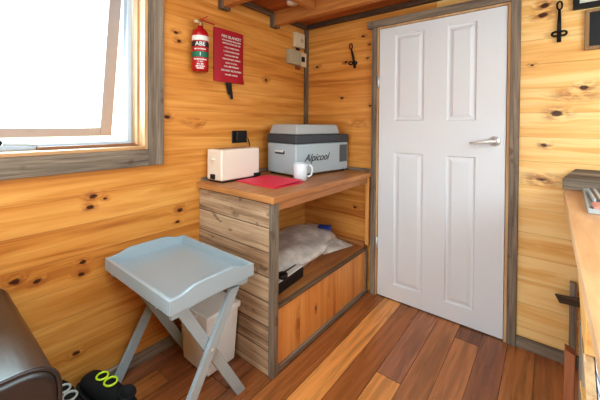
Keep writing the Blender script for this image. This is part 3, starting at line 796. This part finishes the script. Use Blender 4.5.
# ------------------------------------------------------------------ sofa
so = thing('sofa', 'dark brown leather sofa with rounded arm against the left wall', 'sofa', (.02, -1.95, 0))
def cushion(nm, x0, x1, y0, y1, z0, z1, bev=.05, par=so):
    b = NB(); bx(b, x0, x1, y0, y1, z0, z1)
    return obj(nm, b, M['leather'], par, bev, segs=5)
b = NB(); n = 16   # arm: rounded top profile in y-z, run along x
prof = [(0, .06), (0, .56)]+[(-.13+.13*math.copysign(abs(math.cos(a))**.6, math.cos(a)), .56+.09*math.sin(a)**.8) for a in [PI*k/n for k in range(1, n)]]+[(-.26, .56), (-.26, .06)]
prism(b, prof, 'x', .0, .665); arm = obj('arm', b, M['leather'], so, .022, segs=4)
b = NB(); pts = [Vector((.656, q[0], q[1])) for q in prof]
tube(b, pts, .006, 8); obj('piping', b, M['leather'], so, 0, True)
cushion('seat', .20, .70, -1.85, -.265, .20, .44)
cushion('backrest', .0, .22, -1.85, -.265, .20, .86, .06)
cushion('base', .02, .64, -1.9, -.02, .06, .20, .01)
b = NB(); prism(b, [(q[0]-1.86, q[1]) for q in prof], 'x', .0, .665); obj('arm', b, M['leather'], so, .022, segs=4)
for x in (.08, .58):
    for y in (-.08, -2.0):
        b = NB(); lathe(b, [(.018,0), (.026,.06)], (x, y, 0), 16); obj('foot', b, M['black'], so)

# ------------------------------------------------------------------ sneakers
def shoe(loc, rz, label, lace, lw):
    r_ = thing('sneaker', label, 'shoe', loc, rz, 'black sneakers beside the sofa')
    r_.rotation_euler = (0, .30, rz); r_.scale = (1.10, 1.04, 1.1)
    secs = [(-.140,.028,.050), (-.120,.040,.072), (-.085,.047,.088), (-.03,.046,.100), (.02,.042,.108), (.07,.038,.112), (.11,.036,.116), (.140,.030,.110)]
    b = NB(); rings = []
    for (x, hw, h) in secs:       # toe at -x (against the wall), heel at +x
        ring = []
        for k in range(14):
            a = 2*PI*k/14; yy = hw*math.copysign(abs(math.cos(a))**.75, math.cos(a)); zz = .022+(h-.022)*.5*(1+math.copysign(abs(math.sin(a))**.8, math.sin(a)))
            ring.append(b.verts.new((x, yy*(1-.25*max(0, math.sin(a))), zz)))
        rings.append(ring)
    for A, B in zip(rings, rings[1:]):
        for k in range(14): b.faces.new((A[k], A[(k+1) % 14], B[(k+1) % 14], B[k]))
    b.faces.new(rings[0][::-1]); b.faces.new(rings[-1])
    obj('upper', b, M['rubber'], r_, 0, True, 1)
    b = NB(); out = [(s[0]*1.04, s[1]*1.08) for s in secs]+[(s[0]*1.04, -s[1]*1.08) for s in secs[::-1]]
    prism(b, out, 'z', 0, .024); obj('sole', b, M['black'], r_, .006)
    b = NB(); lathe(b, [(.030,.108), (.034,.122), (.028,.126), (.024,.116)], (.085,0,0), 20); obj('collar', b, M['rubber'], r_, 0, True)
    b = NB()
    for (cx, cz, rr) in ((-.052,.100,.020), (-.004,.108,.022)):
        tube(b, [(cx+rr*math.cos(a), rr*1.05*math.sin(a), cz+.006*math.cos(a)) for a in [2*PI*k/18 for k in range(18)]], lw, 8, closed=True)
    obj('lace', b, M[lace], r_, 0, True)
    return r_
shoe((.200, -1.668, .045), .28, 'black sneaker with neon yellow lace loops, nearer the tray table', 'neon', .0042)
shoe((.150, -1.797, .045), .12, 'black sneaker with pale grey lace loops, next to the sofa arm', 'laceW', .0045)

# ------------------------------------------------------------------ wooden bench on the right
bt = thing('wooden_bench', 'tall pale timber bench top along the right side with weathered trim', 'bench', (0,0,0))
b = NB(); bx(b, 1.762, XR-.005, -1.75, -.024, .912, .95); obj('bench_top', b, M['bench_wood'], bt, .004)
b = NB()
vs = [b.verts.new(p) for p in ((1.757,-.10,.951), (2.60,-.10,.951), (2.60,-.005,.951), (1.812,-.005,.951), (1.757,-.10,1.008), (2.60,-.10,1.008), (2.60,-.005,1.052), (1.812,-.005,1.052))]
for f in ((3,2,1,0), (4,5,6,7), (0,1,5,4), (1,2,6,5), (2,3,7,6), (3,0,4,7)): b.faces.new([vs[i] for i in f])
obj('back_rail', b, M['wx'], bt, .003)
b = NB(); prism(b, [(-.86,.911), (-.87,.80), (-1.005,.72), (-1.06,.655), (-1.14,.70), (-1.15,.80), (-1.74,.82), (-1.74,.911)], 'x', 1.780, 1.800); obj('fascia', b, M['bench_face'], bt, .002)
b = NB(); bar(b, (1.79,-1.06,.70), (1.79,-1.20,.60), .030, .02, (1,0,0)); obj('brace', b, M['reveal'], bt, .002)
b = NB(); bx(b, 1.797, 1.825, -.062, -.024, 0, .46); obj('leg', b, M['wz'], bt, .003)
b = NB(); bx(b, 1.785, 1.82, -.99, -.88, 0, .655); obj('leg', b, M['wz'], bt, .003)
b = NB(); prism(b, [(1.735,.385), (1.755,.345), (1.84,.350), (1.84,.395)], 'y', -.075, -.0625); obj('cleat', b, M['wx_d'], bt, .002)
b = NB(); bx(b, 1.783, XR-.01, -1.75, -.96, .50, .52); obj('shelf', b, M['bench_face'], bt, .002)
b = NB(); bx(b, 2.66, 2.70, -1.70, -1.65, 0, .911); obj('leg', b, M['wz'], bt, .003)
pk = thing('timber_offcut', 'red-brown board standing upright in front of the bench leg', 'board', (0,0,0))
b = NB(); prism(b, [(1.752,0), (1.779,0), (1.779,.518), (1.752,.530)], 'y', -.84, -.80); obj('board', b, M['redwood'], pk, .002)

def stripe_mat():
    t = NT('striped_cotton'); x, y, z = _sep(t, t.n('ShaderNodeTexCoord').outputs['Object'])
    s_ = t.math('FRACT', t.math('MULTIPLY', t.math('ADD', t.math('MULTIPLY', z, 1.0), t.math('MULTIPLY', y, .25)), 34.0))
    m = t.maprange(s_, .70, .76)
    t.set(t.b.inputs['Base Color'], t.mix(m, srgb(226,230,236), srgb(110,130,165))); t.b.inputs['Roughness'].default_value = .8
    return t.m
cu = thing('cushion', 'white cushion with blue stripes on the shelf under the bench top', 'cushion', (1.90, -1.27, .5205))
b = NB(); bx(b, -.098, .25, -.16, .22, 0, .19); obj('cover', b, stripe_mat(), cu, .03, segs=5)
pn = thing('wooden_bowl', 'round brown wooden bowl upon the striped cushion under the bench', 'bowl', (1.95, -1.22, .7106))
b = NB(); lathe(b, [(.03,0), (.05,.006), (.065,.045), (.061,.045), (.045,.012), (.02,.010)], seg=28); obj('bowl', b, M['redwood'], pn, 0, True)

def jar_mat():
    t = NT('striped_packet'); x, y, z = _sep(t, t.n('ShaderNodeTexCoord').outputs['Object'])
    s_ = t.math('FRACT', t.math('MULTIPLY', x, 42.0)); m = t.maprange(s_, .5, .56)
    t.set(t.b.inputs['Base Color'], t.mix(m, srgb(70,80,92), srgb(206,212,216))); t.b.inputs['Roughness'].default_value = .3
    return t.m
ja = thing('storage_basket', 'clear rimmed tray with grey striped packet and pink packet on the bench top', 'tray', (1.83, -.37, .9505))
b = NB(); prism(b, [(.008,.25), (-.008,-.25), (.30,-.25), (.30,.25)], 'z', 0, .005)
for p, q in (((.008,.25), (-.008,-.25)), ((-.008,-.25), (.30,-.25)), ((.008,.25), (.30,.25)), ((.30,-.25), (.30,.25))): bar(b, (*p,.010), (*q,.010), .006, .018)
obj('tray', b, M['f_lid'], ja, .001)
b = NB(); bx(b, .018, .20, -.10, .20, .006, .030); obj('packet', b, jar_mat(), ja, .005)
b = NB(); bx(b, .006, .14, -.23, -.12, .006, .026); obj('packet', b, plain('pink_packet', srgb(206,140,128), .4), ja, .010)

# ------------------------------------------------------------------ light
wd = bpy.data.worlds.new('w'); bpy.context.scene.world = wd; wd.use_nodes = True
bgn = wd.node_tree.nodes['Background']; bgn.inputs[0].default_value = (.80,.94,1,1); bgn.inputs[1].default_value = 2.2
def area(nm, loc, rot, sx, sy, e, col=(1,1,1)):
    l = bpy.data.lights.new(nm, 'AREA'); l.shape = 'RECTANGLE'; l.size = sx; l.size_y = sy; l.energy = e; l.color = col
    o = bpy.data.objects.new(nm, l); C.objects.link(o); o.location = loc; o.rotation_euler = rot
    return o
area('daylight_window', (-.5, (WY0+WY1)/2, 1.75), (0, -PI/2-.1, .3), 1.1, 1.3, 85, (.70,.955,1.04))
area('side_fill', (XR+.25, -1.35, 1.7), (0, PI/2, 0), 1.0, 2.0, 20, (.70,.955,1.04))  # fill light added outside the unseen right window
area('rear_fill', (1.4, YB-.25, 1.1), (PI/2, 0, 0), 1.8, 2.0, 26, (.70,.955,1.04))  # fill light added behind the unseen rear opening
area('ceiling_fill', (1.45, -2.75, 2.88), (-.15, 0, 0), 1.6, 1.6, 58, (.71,.96,1.04))  # broad overhead fill added out of view, no fitting modelled

# ------------------------------------------------------------------ camera
r = Vector((0.7853577263628925, 0.6189920034735467, 0.007882973925686088)); u = Vector((-0.013923255511521019, 0.004931602251610002, 0.9998909051767564)); fw = Vector((-0.6188855989583771, 0.7853818045607097, -0.012491455755601049))
cam = bpy.data.cameras.new('camera'); co = bpy.data.objects.new('camera', cam); C.objects.link(co)
m = Matrix(((r.x,u.x,-fw.x,1.70137),(r.y,u.y,-fw.y,-2.20565),(r.z,u.z,-fw.z,1.27693),(0,0,0,1)))
co.matrix_world = m
cam.sensor_width = 36; cam.lens = 36*313.725/600; cam.shift_x = -2.313/600; cam.shift_y = -72.117/600; cam.clip_start = .02
bpy.context.scene.camera = co
sc = bpy.context.scene
sc.view_settings.view_transform = 'Standard'; sc.view_settings.look = 'None'; sc.view_settings.exposure = .52; sc.view_settings.gamma = .88
sc.cycles.use_denoising = True
sc.cycles.max_bounces = 8; sc.cycles.diffuse_bounces = 5; sc.cycles.caustics_reflective = False; sc.cycles.caustics_refractive = False
sc.cycles.sample_clamp_indirect = 6
